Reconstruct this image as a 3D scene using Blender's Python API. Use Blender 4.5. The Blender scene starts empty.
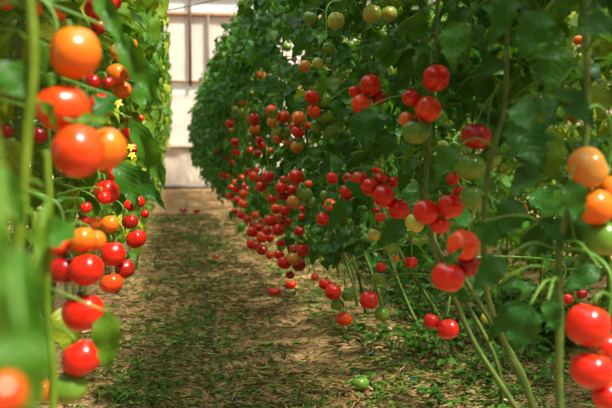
import bpy, math, random
import numpy as np
from mathutils import Vector, Matrix

C = bpy.context.scene.collection
scn = bpy.context.scene
rng = np.random.default_rng(7)
random.seed(7)
R = math.radians

# ------------------------------------------------------------------ camera, sky, sun, exposure
CAM_Z = 0.9
cam_data = bpy.data.cameras.new('camera')
cam = bpy.data.objects.new('camera', cam_data)
C.objects.link(cam)
cam.location = (0, 0, CAM_Z)
cam.rotation_euler = (R(90 - 3.64), 0, R(-8.83))
cam_data.lens = 50
cam_data.sensor_width = 36
cam_data.clip_start = 0.02
cam_data.dof.use_dof = True
cam_data.dof.focus_distance = 3.1
cam_data.dof.aperture_fstop = 4.2
scn.camera = cam

world = bpy.data.worlds.new('greenhouse_daylight')
scn.world = world
world.use_nodes = True
wb = world.node_tree.nodes['Background']
# milky daylight from overhead, through the film roof; darker towards the horizon
WN, WL = world.node_tree.nodes, world.node_tree.links
wtc = WN.new('ShaderNodeTexCoord'); wsp = WN.new('ShaderNodeSeparateXYZ'); WL.new(wtc.outputs['Generated'], wsp.inputs[0])
wcr = WN.new('ShaderNodeValToRGB'); we = wcr.color_ramp.elements
we[0].position = 0.0; we[0].color = (0.035, 0.04, 0.03, 1)
we[1].position = 1.0; we[1].color = (1.9, 1.86, 1.75, 1)
wm = we.new(0.35); wm.color = (0.26, 0.265, 0.24, 1); wm2 = we.new(0.8); wm2.color = (0.62, 0.61, 0.57, 1)
WL.new(wsp.outputs[2], wcr.inputs[0]); WL.new(wcr.outputs[0], wb.inputs['Color'])
wb.inputs['Strength'].default_value = 2.0

sun_data = bpy.data.lights.new('sun', 'SUN')
sun = bpy.data.objects.new('sun', sun_data)
C.objects.link(sun)
sun_data.energy = 7.0
sun_data.angle = R(9)
sun_data.color = (1.0, 0.93, 0.80)
# the sun stands high, behind the camera and over the shaded row
SUN_DIR = Vector((0.40, -0.50, 0.95)).normalized()
sun.rotation_euler = SUN_DIR.to_track_quat('Z', 'Y').to_euler()

scn.view_settings.view_transform = 'Standard'
scn.view_settings.look = 'None'
scn.view_settings.exposure = 0.35
scn.view_settings.gamma = 1.0
scn.view_settings.use_curve_mapping = False

F = 850.0
CM = cam.rotation_euler.to_matrix()
CMn = np.array(CM)
CL = np.array([0, 0, CAM_Z])


def at(px, py, depth):
    """point of the place seen in direction (px, py), depth metres in front of the camera"""
    return Vector(cam.location) + CM @ Vector(((px - 306) / F * depth, (204 - py) / F * depth, -depth))


def view(P):
    """numpy points -> direction in the view and depth"""
    q = (np.atleast_2d(P) - CL) @ CMn
    d = -q[:, 2]
    dd = np.where(d > 0.01, d, 0.01)
    return q[:, 0] / dd * F + 306, 204 - q[:, 1] / dd * F, d


# ------------------------------------------------------------------ helpers
def tag(o, label=None, cat=None, group=None, kind=None):
    if label: o['label'] = label
    if cat: o['category'] = cat
    if group: o['group'] = group
    if kind: o['kind'] = kind
    return o


def empty(name, loc, label=None, cat=None, group=None):
    o = bpy.data.objects.new(name, None)
    o.empty_display_size = 0.05
    C.objects.link(o)
    o.location = loc
    return tag(o, label, cat, group)


def mesh_np(name, V, Q, mat, uv=None, tint=None, smooth=True):
    """V (n,3) verts, Q (m,4) quads -> mesh datablock; uv and tint given per vertex"""
    me = bpy.data.meshes.new(name)
    V = np.asarray(V, dtype=np.float32); Q = np.asarray(Q, dtype=np.int32)
    k = Q.shape[1]
    me.vertices.add(len(V)); me.vertices.foreach_set('co', V.ravel())
    me.loops.add(Q.size); me.loops.foreach_set('vertex_index', Q.ravel())
    me.polygons.add(len(Q))
    me.polygons.foreach_set('loop_start', np.arange(0, Q.size, k, dtype=np.int32))
    if smooth: me.polygons.foreach_set('use_smooth', np.ones(len(Q), dtype=bool))
    if uv is not None:
        l = me.uv_layers.new(name='uv')
        l.data.foreach_set('uv', np.asarray(uv, dtype=np.float32)[Q.ravel()].ravel())
    if tint is not None:
        a = me.attributes.new('tint', 'FLOAT', 'POINT')
        a.data.foreach_set('value', np.asarray(tint, dtype=np.float32))
    if isinstance(mat, (list, tuple)):
        for m in mat: me.materials.append(m)
    else:
        me.materials.append(mat)
    me.update(calc_edges=True)
    me.validate()
    return me


def link(name, me, parent=None):
    o = bpy.data.objects.new(name, me)
    C.objects.link(o)
    if parent is not None:
        o.parent = parent
        me.transform(Matrix.Translation(-Vector(parent.location)))
    return o


class MB:
    """collects tubes, boxes and quads, then builds ONE mesh object"""
    def __init__(s): s.V = []; s.Q = []; s.T = []; s.U = []; s.n = 0

    def add(s, V, Q, tint=0.5, uv=None):
        V = np.asarray(V, float)
        s.V.append(V); s.Q.append(np.asarray(Q) + s.n); s.n += len(V)
        s.T.append(np.full(len(V), tint) if np.isscalar(tint) else tint)
        s.U.append(np.zeros((len(V), 2)) if uv is None else uv)

    def tube(s, pts, rad, seg=8, tint=0.5, closed=True):
        P = np.array([tuple(p) for p in pts], float); n = len(P)
        r = np.full(n, rad) if np.isscalar(rad) else np.asarray(rad, float)
        T = np.gradient(P, axis=0); T /= np.linalg.norm(T, axis=1)[:, None] + 1e-9
        up = np.array([0.0, 0.0, 1.0]) if abs(T[0][2]) < 0.9 else np.array([1.0, 0.0, 0.0])
        a = np.cross(T[0], up); a /= np.linalg.norm(a)
        V = []
        ang = np.linspace(0, 2 * np.pi, seg, endpoint=False)
        for i in range(n):
            a = a - T[i] * a.dot(T[i]); a /= np.linalg.norm(a) + 1e-9
            b = np.cross(T[i], a)
            V.append(P[i] + r[i] * (np.cos(ang)[:, None] * a + np.sin(ang)[:, None] * b))
        V = np.concatenate(V)
        Q = []
        for i in range(n - 1):
            for j in range(seg):
                k = (j + 1) % seg
                Q.append((i * seg + j, i * seg + k, (i + 1) * seg + k, (i + 1) * seg + j))
        if closed:
            V = np.concatenate([V, P[:1], P[-1:]])
            c0, c1 = n * seg, n * seg + 1
            for j in range(0, seg, 2):
                Q.append((c0, (j + 2) % seg, (j + 1) % seg, j))
                Q.append((c1, (n - 1) * seg + j, (n - 1) * seg + (j + 1) % seg, (n - 1) * seg + (j + 2) % seg))
        s.add(V, Q, tint)

    def box(s, lo, hi, tint=0.5):
        x0, y0, z0 = lo; x1, y1, z1 = hi
        V = [(x0, y0, z0), (x1, y0, z0), (x1, y1, z0), (x0, y1, z0), (x0, y0, z1), (x1, y0, z1), (x1, y1, z1), (x0, y1, z1)]
        s.add(V, [(0, 3, 2, 1), (4, 5, 6, 7), (0, 1, 5, 4), (1, 2, 6, 5), (2, 3, 7, 6), (3, 0, 4, 7)], tint)

    def build(s, name, mat, parent=None, smooth=True):
        me = mesh_np(name, np.concatenate(s.V), np.concatenate(s.Q), mat, np.concatenate(s.U), np.concatenate(s.T), smooth)
        return link(name, me, parent)


def spline(pts, n=12):
    """Catmull-Rom through pts"""
    P = np.array([tuple(p) for p in pts], float)
    P = np.vstack([2 * P[0] - P[1], P, 2 * P[-1] - P[-2]])
    out = []
    for i in range(1, len(P) - 2):
        t = np.linspace(0, 1, n, endpoint=False)[:, None]
        p0, p1, p2, p3 = P[i - 1], P[i], P[i + 1], P[i + 2]
        out.append(0.5 * (2 * p1 + (p2 - p0) * t + (2 * p0 - 5 * p1 + 4 * p2 - p3) * t ** 2 + (3 * p1 - p0 - 3 * p2 + p3) * t ** 3))
    out.append(P[-2][None])
    return np.concatenate(out)


# ------------------------------------------------------------------ materials
def new_mat(name):
    m = bpy.data.materials.new(name); m.use_nodes = True
    return m, m.node_tree.nodes, m.node_tree.links, m.node_tree.nodes['Principled BSDF']


def ramp(N, stops, interp='LINEAR'):
    r = N.new('ShaderNodeValToRGB'); e = r.color_ramp.elements
    r.color_ramp.interpolation = interp
    while len(e) > 1: e.remove(e[-1])
    e[0].position = stops[0][0]; e[0].color = (*stops[0][1], 1)
    for p, c in stops[1:]:
        k = e.new(p); k.color = (*c, 1)
    return r


def leaf_mat(name, stops, transl=0.35, rough=0.45, veins=True):
    m, N, L, B = new_mat(name)
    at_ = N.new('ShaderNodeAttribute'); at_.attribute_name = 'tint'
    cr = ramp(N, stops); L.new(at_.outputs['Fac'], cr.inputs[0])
    no = N.new('ShaderNodeTexNoise'); no.inputs['Scale'].default_value = 60
    mx = N.new('ShaderNodeMixRGB'); mx.blend_type = 'MULTIPLY'; mx.inputs[0].default_value = 0.35
    r2 = ramp(N, [(0.3, (0.6, 0.6, 0.6)), (0.7, (1, 1, 1))]); L.new(no.outputs['Fac'], r2.inputs[0])
    L.new(cr.outputs[0], mx.inputs[1]); L.new(r2.outputs[0], mx.inputs[2])
    col = mx.outputs[0]
    if veins:
        uv = N.new('ShaderNodeUVMap'); uv.uv_map = 'uv'
        sp = N.new('ShaderNodeSeparateXYZ'); L.new(uv.outputs[0], sp.inputs[0])
        ab = N.new('ShaderNodeMath'); ab.operation = 'ABSOLUTE'; L.new(sp.outputs[1], ab.inputs[0])
        mid = N.new('ShaderNodeMath'); mid.operation = 'LESS_THAN'; L.new(ab.outputs[0], mid.inputs[0]); mid.inputs[1].default_value = 0.014
        # side veins run obliquely from the midrib
        k = N.new('ShaderNodeMath'); k.operation = 'MULTIPLY_ADD'; L.new(ab.outputs[0], k.inputs[0]); k.inputs[1].default_value = -0.9; L.new(sp.outputs[0], k.inputs[2])
        s1 = N.new('ShaderNodeMath'); s1.operation = 'MULTIPLY'; L.new(k.outputs[0], s1.inputs[0]); s1.inputs[1].default_value = 50
        s2 = N.new('ShaderNodeMath'); s2.operation = 'SINE'; L.new(s1.outputs[0], s2.inputs[0])
        s3 = N.new('ShaderNodeMath'); s3.operation = 'GREATER_THAN'; L.new(s2.outputs[0], s3.inputs[0]); s3.inputs[1].default_value = 0.93
        s4 = N.new('ShaderNodeMath'); s4.operation = 'MAXIMUM'; L.new(s3.outputs[0], s4.inputs[0]); L.new(mid.outputs[0], s4.inputs[1])
        s5 = N.new('ShaderNodeMath'); s5.operation = 'MULTIPLY'; L.new(s4.outputs[0], s5.inputs[0]); s5.inputs[1].default_value = 0.12
        m2 = N.new('ShaderNodeMixRGB'); L.new(s5.outputs[0], m2.inputs[0]); L.new(col, m2.inputs[1]); m2.inputs[2].default_value = (0.20, 0.33, 0.06, 1)
        col = m2.outputs[0]
        bp = N.new('ShaderNodeBump'); bp.inputs['Strength'].default_value = 0.18; bp.inputs['Distance'].default_value = 0.002
        L.new(s2.outputs[0], bp.inputs['Height']); L.new(bp.outputs[0], B.inputs['Normal'])
    L.new(col, B.inputs['Base Color'])
    B.inputs['Roughness'].default_value = rough
    B.inputs['Specular IOR Level'].default_value = 0.17
    tr = N.new('ShaderNodeBsdfTranslucent')
    tc = N.new('ShaderNodeMixRGB'); tc.blend_type = 'MIX'; tc.inputs[0].default_value = 0.5
    L.new(col, tc.inputs[1]); tc.inputs[2].default_value = (0.12, 0.28, 0.008, 1)
    L.new(tc.outputs[0], tr.inputs['Color'])
    ms = N.new('ShaderNodeMixShader'); ms.inputs[0].default_value = transl
    L.new(B.outputs[0], ms.inputs[1]); L.new(tr.outputs[0], ms.inputs[2])
    L.new(ms.outputs[0], N['Material Output'].inputs['Surface'])
    return m


M = {}
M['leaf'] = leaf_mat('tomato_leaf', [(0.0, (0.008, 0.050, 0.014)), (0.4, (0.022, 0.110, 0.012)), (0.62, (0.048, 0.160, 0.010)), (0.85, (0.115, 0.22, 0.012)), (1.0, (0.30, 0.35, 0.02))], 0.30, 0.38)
M['litter'] = leaf_mat('wilted_leaf', [(0.0, (0.05, 0.09, 0.014)), (0.3, (0.12, 0.20, 0.03)), (0.6, (0.24, 0.30, 0.07)), (0.85, (0.34, 0.24, 0.10)), (1.0, (0.58, 0.47, 0.28))], 0.1, 0.7, False)
M['weed'] = leaf_mat('weed_leaf', [(0.0, (0.02, 0.085, 0.010)), (1.0, (0.10, 0.24, 0.025))], 0.3, 0.5, False)


def simple(name, col, rough=0.6, noise=None, bump=0.0, scale=40, spec=0.4):
    m, N, L, B = new_mat(name)
    B.inputs['Roughness'].default_value = rough
    B.inputs['Specular IOR Level'].default_value = spec
    B.inputs['Base Color'].default_value = (*col, 1)
    if noise:
        tc = N.new('ShaderNodeTexCoord')
        no = N.new('ShaderNodeTexNoise'); no.inputs['Scale'].default_value = scale; no.inputs['Detail'].default_value = 5
        L.new(tc.outputs['Object'], no.inputs['Vector'])
        cr = ramp(N, [(0.3, col), (0.7, noise)]); L.new(no.outputs['Fac'], cr.inputs[0]); L.new(cr.outputs[0], B.inputs['Base Color'])
        if bump:
            b = N.new('ShaderNodeBump'); b.inputs['Strength'].default_value = bump; b.inputs['Distance'].default_value = 0.01
            L.new(no.outputs['Fac'], b.inputs['Height']); L.new(b.outputs[0], B.inputs['Normal'])
    return m


M['stem'] = simple('tomato_stem', (0.085, 0.145, 0.008), 0.55, (0.14, 0.21, 0.015), 0.3, 30, 0.15)
M['woody'] = simple('woody_stem', (0.035, 0.10, 0.010), 0.65, (0.11, 0.15, 0.02), 0.5, 30)
M['truss'] = simple('truss_stem', (0.07, 0.20, 0.02), 0.55, (0.13, 0.28, 0.03), 0.2, 40)
M['calyx'] = simple('calyx_green', (0.07, 0.20, 0.03), 0.6)
M['twine'] = simple('teal_twine', (0.0, 0.32, 0.27), 0.5)
M['string'] = simple('dull_twine', (0.14, 0.17, 0.09), 0.8)
M['hose'] = simple('drip_hose_plastic', (0.028, 0.03, 0.03), 0.45, (0.07, 0.07, 0.06), 0.1, 50)
M['wood'] = simple('weathered_wood', (0.36, 0.22, 0.13), 0.8, (0.24, 0.14, 0.08), 0.2, 6)
M['metal'] = simple('dull_metal', (0.12, 0.09, 0.075), 0.5, (0.18, 0.14, 0.11), 0.1, 8)
M['petal'] = simple('yellow_petal', (0.85, 0.62, 0.03), 0.6)


def film(name, c0, c1, scale, transl=0.25, bump=0.3):
    m, N, L, B = new_mat(name)
    tc = N.new('ShaderNodeTexCoord')
    mp = N.new('ShaderNodeMapping'); mp.inputs['Scale'].default_value = (1.0, 1, 0.35); L.new(tc.outputs['Object'], mp.inputs[0])
    no = N.new('ShaderNodeTexNoise'); no.inputs['Scale'].default_value = scale; no.inputs['Detail'].default_value = 4; no.inputs['Distortion'].default_value = 1.2
    L.new(mp.outputs[0], no.inputs['Vector'])
    cr = ramp(N, [(0.3, c0), (0.65, c1)]); L.new(no.outputs['Fac'], cr.inputs[0]); L.new(cr.outputs[0], B.inputs['Base Color'])
    B.inputs['Roughness'].default_value = 0.5
    b = N.new('ShaderNodeBump'); b.inputs['Strength'].default_value = bump; b.inputs['Distance'].default_value = 0.1
    L.new(no.outputs['Fac'], b.inputs['Height']); L.new(b.outputs[0], B.inputs['Normal'])
    tr = N.new('ShaderNodeBsdfTranslucent'); L.new(cr.outputs[0], tr.inputs['Color'])
    ms = N.new('ShaderNodeMixShader'); ms.inputs[0].default_value = transl
    L.new(B.outputs[0], ms.inputs[1]); L.new(tr.outputs[0], ms.inputs[2]); L.new(ms.outputs[0], N['Material Output'].inputs['Surface'])
    return m


M['film_white'] = film('white_film', (0.86, 0.86, 0.86), (0.95, 0.95, 0.95), 0.8)
M['film_peach'] = film('peach_film', (0.72, 0.60, 0.53), (0.82, 0.71, 0.65), 0.5)
M['film_band'] = film('pale_film', (0.85, 0.82, 0.76), (0.93, 0.91, 0.88), 1.5)
M['film_low'] = film('wrinkled_film', (0.46, 0.38, 0.29), (0.80, 0.72, 0.62), 1.6, 0.2, 0.8)

# soil
m, N, L, B = new_mat('soil')
tc = N.new('ShaderNodeTexCoord')
n1 = N.new('ShaderNodeTexNoise'); n1.inputs['Scale'].default_value = 2.3; n1.inputs['Detail'].default_value = 8; n1.inputs['Roughness'].default_value = 0.65
n2 = N.new('ShaderNodeTexNoise'); n2.inputs['Scale'].default_value = 38; n2.inputs['Detail'].default_value = 6
L.new(tc.outputs['Object'], n1.inputs['Vector']); L.new(tc.outputs['Object'], n2.inputs['Vector'])
c1 = ramp(N, [(0.32, (0.15, 0.080, 0.025)), (0.5, (0.37, 0.215, 0.072)), (0.68, (0.58, 0.39, 0.18))]); L.new(n1.outputs['Fac'], c1.inputs[0])
c2 = ramp(N, [(0.35, (0.45, 0.45, 0.45)), (0.65, (1, 1, 1))]); L.new(n2.outputs['Fac'], c2.inputs[0])
mx = N.new('ShaderNodeMixRGB'); mx.blend_type = 'MULTIPLY'; mx.inputs[0].default_value = 1; L.new(c1.outputs[0], mx.inputs[1]); L.new(c2.outputs[0], mx.inputs[2])
L.new(mx.outputs[0], B.inputs['Base Color']); B.inputs['Roughness'].default_value = 0.9
b = N.new('ShaderNodeBump'); b.inputs['Strength'].default_value = 0.9; b.inputs['Distance'].default_value = 0.02
L.new(n2.outputs['Fac'], b.inputs['Height']); L.new(b.outputs[0], B.inputs['Normal'])
M['soil'] = m


def tomato_mat(name, body, shoulder, bottom, rough=0.24):
    m, N, L, B = new_mat(name)
    tc = N.new('ShaderNodeTexCoord'); sp = N.new('ShaderNodeSeparateXYZ'); L.new(tc.outputs['Generated'], sp.inputs[0])
    no = N.new('ShaderNodeTexNoise'); no.inputs['Scale'].default_value = 2.5; L.new(tc.outputs['Generated'], no.inputs['Vector'])
    ad = N.new('ShaderNodeMath'); ad.operation = 'MULTIPLY_ADD'; L.new(no.outputs['Fac'], ad.inputs[0]); ad.inputs[1].default_value = 0.35; L.new(sp.outputs[2], ad.inputs[2])
    cr = ramp(N, [(0.2, bottom), (0.55, body), (0.9, body), (1.1 if False else 1.0, shoulder)]); 
    sc = N.new('ShaderNodeMath'); sc.operation = 'MULTIPLY'; L.new(ad.outputs[0], sc.inputs[0]); sc.inputs[1].default_value = 0.85
    L.new(sc.outputs[0], cr.inputs[0]); L.new(cr.outputs[0], B.inputs['Base Color'])
    B.inputs['Roughness'].default_value = rough
    B.inputs['Specular IOR Level'].default_value = 0.5
    B.inputs['Subsurface Weight'].default_value = 0.03
    B.inputs['Subsurface Scale'].default_value = 0.01
    B.inputs['Subsurface Radius'].default_value = (1.0, 0.3, 0.1)
    return m


TM = {
    'R': tomato_mat('ripe_red', (0.58, 0.012, 0.003), (0.56, 0.045, 0.006), (0.56, 0.010, 0.003)),
    'D': tomato_mat('deep_red', (0.33, 0.006, 0.004), (0.26, 0.010, 0.004), (0.33, 0.006, 0.004)),
    'S': tomato_mat('scarlet', (0.72, 0.060, 0.005), (0.70, 0.15, 0.010), (0.72, 0.035, 0.004)),
    'O': tomato_mat('orange', (0.72, 0.16, 0.007), (0.58, 0.27, 0.02), (0.74, 0.11, 0.007)),
    'A': tomato_mat('amber', (0.62, 0.22, 0.012), (0.40, 0.32, 0.03), (0.68, 0.19, 0.012)),
    'B': tomato_mat('turning', (0.50, 0.22, 0.035), (0.30, 0.26, 0.04), (0.60, 0.13, 0.02)),
    'Y': tomato_mat('yellow_green', (0.38, 0.42, 0.06), (0.22, 0.34, 0.05), (0.45, 0.42, 0.09)),
    'G': tomato_mat('unripe_green', (0.10, 0.22, 0.018), (0.04, 0.13, 0.010), (0.16, 0.27, 0.03)),
}
CNAME = {'R': 'ripe red', 'D': 'deep red', 'S': 'scarlet', 'O': 'orange', 'A': 'yellow-orange', 'B': 'brownish orange', 'Y': 'yellowish green', 'G': 'unripe green'}


# ------------------------------------------------------------------ ground
_ph = rng.uniform(0, 6.28, (14, 2)); _fr = np.concatenate([rng.normal(0, 3, (6, 2)), rng.normal(0, 14, (8, 2))]); _am = np.array([.008] * 6 + [.0035] * 8)


def ground_z(x, y):
    x = np.asarray(x, float); y = np.asarray(y, float)
    z = np.zeros(np.broadcast(x, y).shape)
    for (p, f, a) in zip(_ph, _fr, _am): z = z + a * np.sin(f[0] * x + f[1] * y + p[0])
    z = z + 0.045 * np.exp(-((x - 1.05) / 0.22) ** 2) + 0.035 * np.exp(-((x + 0.6) / 0.25) ** 2)   # beds under the rows
    return z


def gz(x, y): return float(ground_z(x, y))


xs = np.concatenate([np.arange(-8, -1, 0.2), np.arange(-1, 2.6, 0.03), np.arange(2.6, 8.01, 0.2)])
ys = np.concatenate([np.arange(-1.5, 1.8, 0.15), np.arange(1.8, 9, 0.035), np.arange(9, 20.6, 0.12)])
X, Y = np.meshgrid(xs, ys)
Z = ground_z(X, Y)
V = np.stack([X.ravel(), Y.ravel(), Z.ravel()], 1)
nx = len(xs)
I, J = np.meshgrid(np.arange(len(ys) - 1), np.arange(nx - 1), indexing='ij'); b0 = (I * nx + J).ravel()
g = link('floor', mesh_np('floor', V, np.stack([b0, b0 + 1, b0 + nx + 1, b0 + nx], 1), M['soil']))
tag(g, kind='structure')

# ------------------------------------------------------------------ greenhouse end wall and frame
WY = 19.7
DPX = F / 19.55


def wz(py): return at(190, py, 19.5).z
def wx(px): return at(px, 150, 19.5).x


def arch(x):  # height of the arched roof
    return 3.2 + 2.6 * math.sqrt(max(0, 1 - (x / 8.0) ** 2))


def panel(name, x0, x1, z0, z1, mat, y, wr=0.0, n=60):
    xs_ = np.linspace(x0, x1, n); k = max(2, int((z1(0) if callable(z1) else z1) - z0) * 3 + 4)
    V = []; Q = []
    for i, x in enumerate(xs_):
        top = z1(x) if callable(z1) else z1
        for j in range(k):
            z = z0 + (top - z0) * j / (k - 1)
            V.append((x, y + wr * (math.sin(x * 7.3 + z * 3) + math.sin(x * 3.1 - z * 9)), z))
    for i in range(n - 1):
        for j in range(k - 1):
            a = i * k + j; Q.append((a, a + k, a + k + 1, a + 1))
    me = mesh_np(name, V, Q, mat)
    return me


Z_BEAM, Z_RAIL, Z_BAND, Z_LOW = wz(16), wz(82), wz(95), wz(147)
wroot = empty('wall_back', (0, WY, 0)); tag(wroot, kind='structure')
link('upper_film', panel('upper_film', -7.9, 7.9, Z_BEAM, arch, M['film_white'], WY, 0.004), wroot)
link('peach_panel', panel('peach_panel', -8, 8, Z_RAIL, Z_BEAM, M['film_peach'], WY, 0.006), wroot)
link('pale_band', panel('pale_band', -8, 8, Z_BAND, Z_RAIL, M['film_band'], WY, 0.006), wroot)
link('middle_film', panel('middle_film', -8, 8, Z_LOW, Z_BAND, M['film_peach'], WY, 0.012), wroot)
link('lower_film', panel('lower_film', -8, 8, 0.0, Z_LOW, M['film_low'], WY, 0.03, 160), wroot)
for nm, z0, z1, mt in (('beam', Z_BEAM - .05, Z_BEAM + .05, 'wood'), ('rail', Z_RAIL - .025, Z_RAIL + .025, 'wood'), ('low_rail', Z_LOW - .03, Z_LOW + .03, 'wood'), ('roof_rail', wz(-3) - .03, wz(-3) + .03, 'metal')):
    q = MB(); q.box((-8, WY - .09, z0), (8, WY - .02, z1)); q.build(nm, M[mt], wroot, False)
q = MB(); q.tube([(-8, WY - .1, .06), (8, WY - .1, .06)], .045, 10); q.build('base_pipe', M['metal'], wroot)
for px, w, z0, z1 in ((191, .03, Z_RAIL - .1, arch(0) - .1), (209, .022, 1.4, Z_BEAM), (-1, .05, 0, 5), (-2, .05, 0, 5), (-3, .05, 0, 5), (-4, .05, 0, 5)):
    x = wx(px) if px > 0 else (-2.2, -5, 3.2, 6)[-px - 1]
    q = MB(); q.box((x - w, WY - .12, z0), (x + w, WY - .02, min(z1, arch(x) - .05))); q.build('post', M['metal'], wroot, False)
for side, x in (('left', -8.0), ('right', 8.0)):
    k = 30
    ys_ = np.linspace(-1.5, WY, k)
    V = [(x, y, z) for y in ys_ for z in (0, 1.6, 3.2)]
    Q = [(i * 3 + j, i * 3 + j + 1, i * 3 + j + 4, i * 3 + j + 3) for i in range(k - 1) for j in range(2)]
    w_ = link('wall_' + side, mesh_np('wall_' + side, V, Q, M['film_peach'])); tag(w_, kind='structure')

# ------------------------------------------------------------------ leaflets
def leaflet(nst, ncol, lobes, sharp):
    """unit leaflet: length 1 along x, folded along its midrib, lobed margin, pointed tip"""
    t = np.linspace(0, 1, nst)
    w = 0.33 * np.sin(np.pi * t ** 0.72) ** 0.9 * (1 - 0.25 * t)
    w = w * (1 + sharp * (np.abs(((t * lobes) % 1.0) - 0.5) * 2 - 0.6)); w[0] = 0.012; w[-1] = 0.0
    c = np.linspace(-1, 1, ncol)
    X = t[:, None] + 0 * c[None] - np.abs(c)[None] * 0.05 * (t[:, None])
    Yv = w[:, None] * c[None]
    Zv = 0.30 * np.abs(Yv) - 0.05 * np.sin(t * 14)[:, None] * np.abs(c)[None]
    V = np.stack([X, Yv, Zv], 2).reshape(-1, 3)
    Q = [(i * ncol + j, (i + 1) * ncol + j, (i + 1) * ncol + j + 1, i * ncol + j + 1) for i in range(nst - 1) for j in range(ncol - 1)]
    return V, np.array(Q)


LF_FAR = leaflet(8, 3, 3.5, 0.25)
LF_MID = leaflet(13, 3, 4.5, 0.35)
LF_BIG = leaflet(29, 5, 5.5, 0.30)
LF_BLADE = leaflet(5, 3, 1, 0)


class Foliage:
    def __init__(s, tpl): s.tpl = tpl; s.items = []; s.mb = MB()

    def leaflet(s, base, d, nrm, L, wid=1.0, droop=0.25, tint=0.5):
        s.items.append((base, d, nrm, L, wid, droop, tint))

    def finish(s, keep=None):
        if not s.items: return False
        Bp = np.array([i[0] for i in s.items]); D = np.array([i[1] for i in s.items]); Nn = np.array([i[2] for i in s.items])
        Ls = np.array([i[3] for i in s.items]); W = np.array([i[4] for i in s.items]); Dr = np.array([i[5] for i in s.items]); T = np.array([i[6] for i in s.items])
        if keep is not None:
            k = keep(Bp + D * Ls[:, None] * .5, Ls); Bp, D, Nn, Ls, W, Dr, T = (a[k] for a in (Bp, D, Nn, Ls, W, Dr, T))
            if not len(Bp): return False
        D /= np.linalg.norm(D, axis=1)[:, None] + 1e-9
        S = np.cross(Nn, D); S /= np.linalg.norm(S, axis=1)[:, None] + 1e-9; Nn = np.cross(D, S)
        tv, tq = s.tpl; n = len(Bp); m = len(tv)
        x = tv[None, :, 0]; y = tv[None, :, 1] * W[:, None]; z = tv[None, :, 2] - Dr[:, None] * x ** 2
        x2 = x * (1 - 0.3 * Dr[:, None] * x)
        V = Bp[:, None] + Ls[:, None, None] * (x2[..., None] * D[:, None] + y[..., None] * S[:, None] + z[..., None] * Nn[:, None])
        Q = tq[None] + (np.arange(n) * m)[:, None, None]
        uv = np.tile(tv[:, :2], (n, 1))
        s.mb.add(V.reshape(-1, 3), Q.reshape(-1, 4), np.repeat(T, m), uv)
        return True


def compound_leaf(fo, p, az, el, L, tint, big=1.0, r_=None, pairs=3, keep=None):
    """a pinnate tomato leaf on a drooping rachis; every leaflet hangs from it"""
    r_ = r_ or random
    d0 = np.array([math.cos(az) * math.cos(el), math.sin(az) * math.cos(el), math.sin(el)])
    sag = r_.uniform(.35, .9)
    def pt(s): return p + d0 * L * s + np.array([0, 0, -sag * L * s * s * .8])
    pts = [pt(s) for s in np.linspace(0, .92, 6)]
    items = []
    for i in range(pairs):
        s = .35 + .5 * i / max(1, pairs - 1); q = pt(s); tg = pt(s + .05) - pt(s); tg /= np.linalg.norm(tg)
        side = np.cross(tg, [0, 0, 1]); side /= np.linalg.norm(side) + 1e-6
        for sg in (-1, 1):
            a = r_.uniform(.9, 1.3)
            dd = tg * math.cos(a) + side * sg * math.sin(a) + np.array([0, 0, r_.uniform(-.7, -.05)])
            nn = np.array([r_.gauss(0, .35), r_.gauss(0, .35), 1.0])
            l = L * r_.uniform(.26, .36) * big * (1.0 if i else .8)
            items.append((q + dd * .008, dd, nn, l, r_.uniform(.85, 1.15), r_.uniform(.1, .6), min(1, max(0, tint + r_.gauss(0, .12)))))
            if r_.random() < .45:
                items.append((pt(s - .08), dd, nn, l * .4, 1, .2, tint))
    tg = pt(1) - pt(.9); tg /= np.linalg.norm(tg)
    items.append((pt(.9), tg + np.array([0, 0, -.2]), np.array([r_.gauss(0, .3), r_.gauss(0, .3), 1.0]) + d0 * .3, L * r_.uniform(.34, .45) * big, 1.05, r_.uniform(.2, .6), tint))
    if keep is not None:
        Ls = np.array([i[3] for i in items]); D = np.array([i[1] for i in items]); D /= np.linalg.norm(D, axis=1)[:, None]
        k = keep(np.array([i[0] for i in items]) + D * Ls[:, None] * .5, Ls)
        kr = keep(np.array(pts[1:]), np.full(5, .01))
        if k.mean() < .5 or not kr.all(): return
        items = [it for it, kk in zip(items, k) if kk]
    fo.mb.tube(pts, np.linspace(.0026, .0010, 6), 4, tint=.75, closed=False)
    for it in items: fo.leaflet(*it)


# ------------------------------------------------------------------ tomatoes
def tomato_mesh(name, nl, flat, seed, mat):
    r_ = random.Random(seed); na, nr = 28, 18
    V = []; Q = []
    ph = r_.uniform(0, 6)
    for i in range(nr + 1):
        th = math.pi * i / nr
        for j in range(na):
            f = 2 * math.pi * j / na
            up = max(0, math.cos(th))
            lob = 1 + .055 * math.cos(nl * f + ph) * (math.sin(th) ** 1.5) * (0.45 + .9 * up) + .015 * math.cos(2 * f + ph * 2) * math.sin(th)
            r = .5 * math.sin(th) ** .9 * lob if 0 < i < nr else 0.001
            z = .5 * flat * math.cos(th) - .10 * math.exp(-(math.sin(th) / .34) ** 2) * (1 if th < 1.5 else 0) + .025 * math.exp(-(math.sin(th) / .3) ** 2) * (1 if th > 1.6 else 0)
            V.append((r * math.cos(f), r * math.sin(f), z))
    for i in range(nr):
        for j in range(na):
            k = (j + 1) % na; Q.append((i * na + j, (i + 1) * na + j, (i + 1) * na + k, i * na + k))
    return mesh_np(name, V, Q, mat)


TOM = {}
for ck in TM:
    for v, (nl, fl) in enumerate(((5, .93), (6, .88), (4, .98))):
        TOM[ck, v] = tomato_mesh('tomato', nl, fl, v + 3, TM[ck])
TOPZ = (.5 * .93 - .10, .5 * .88 - .10, .5 * .98 - .10)


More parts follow.
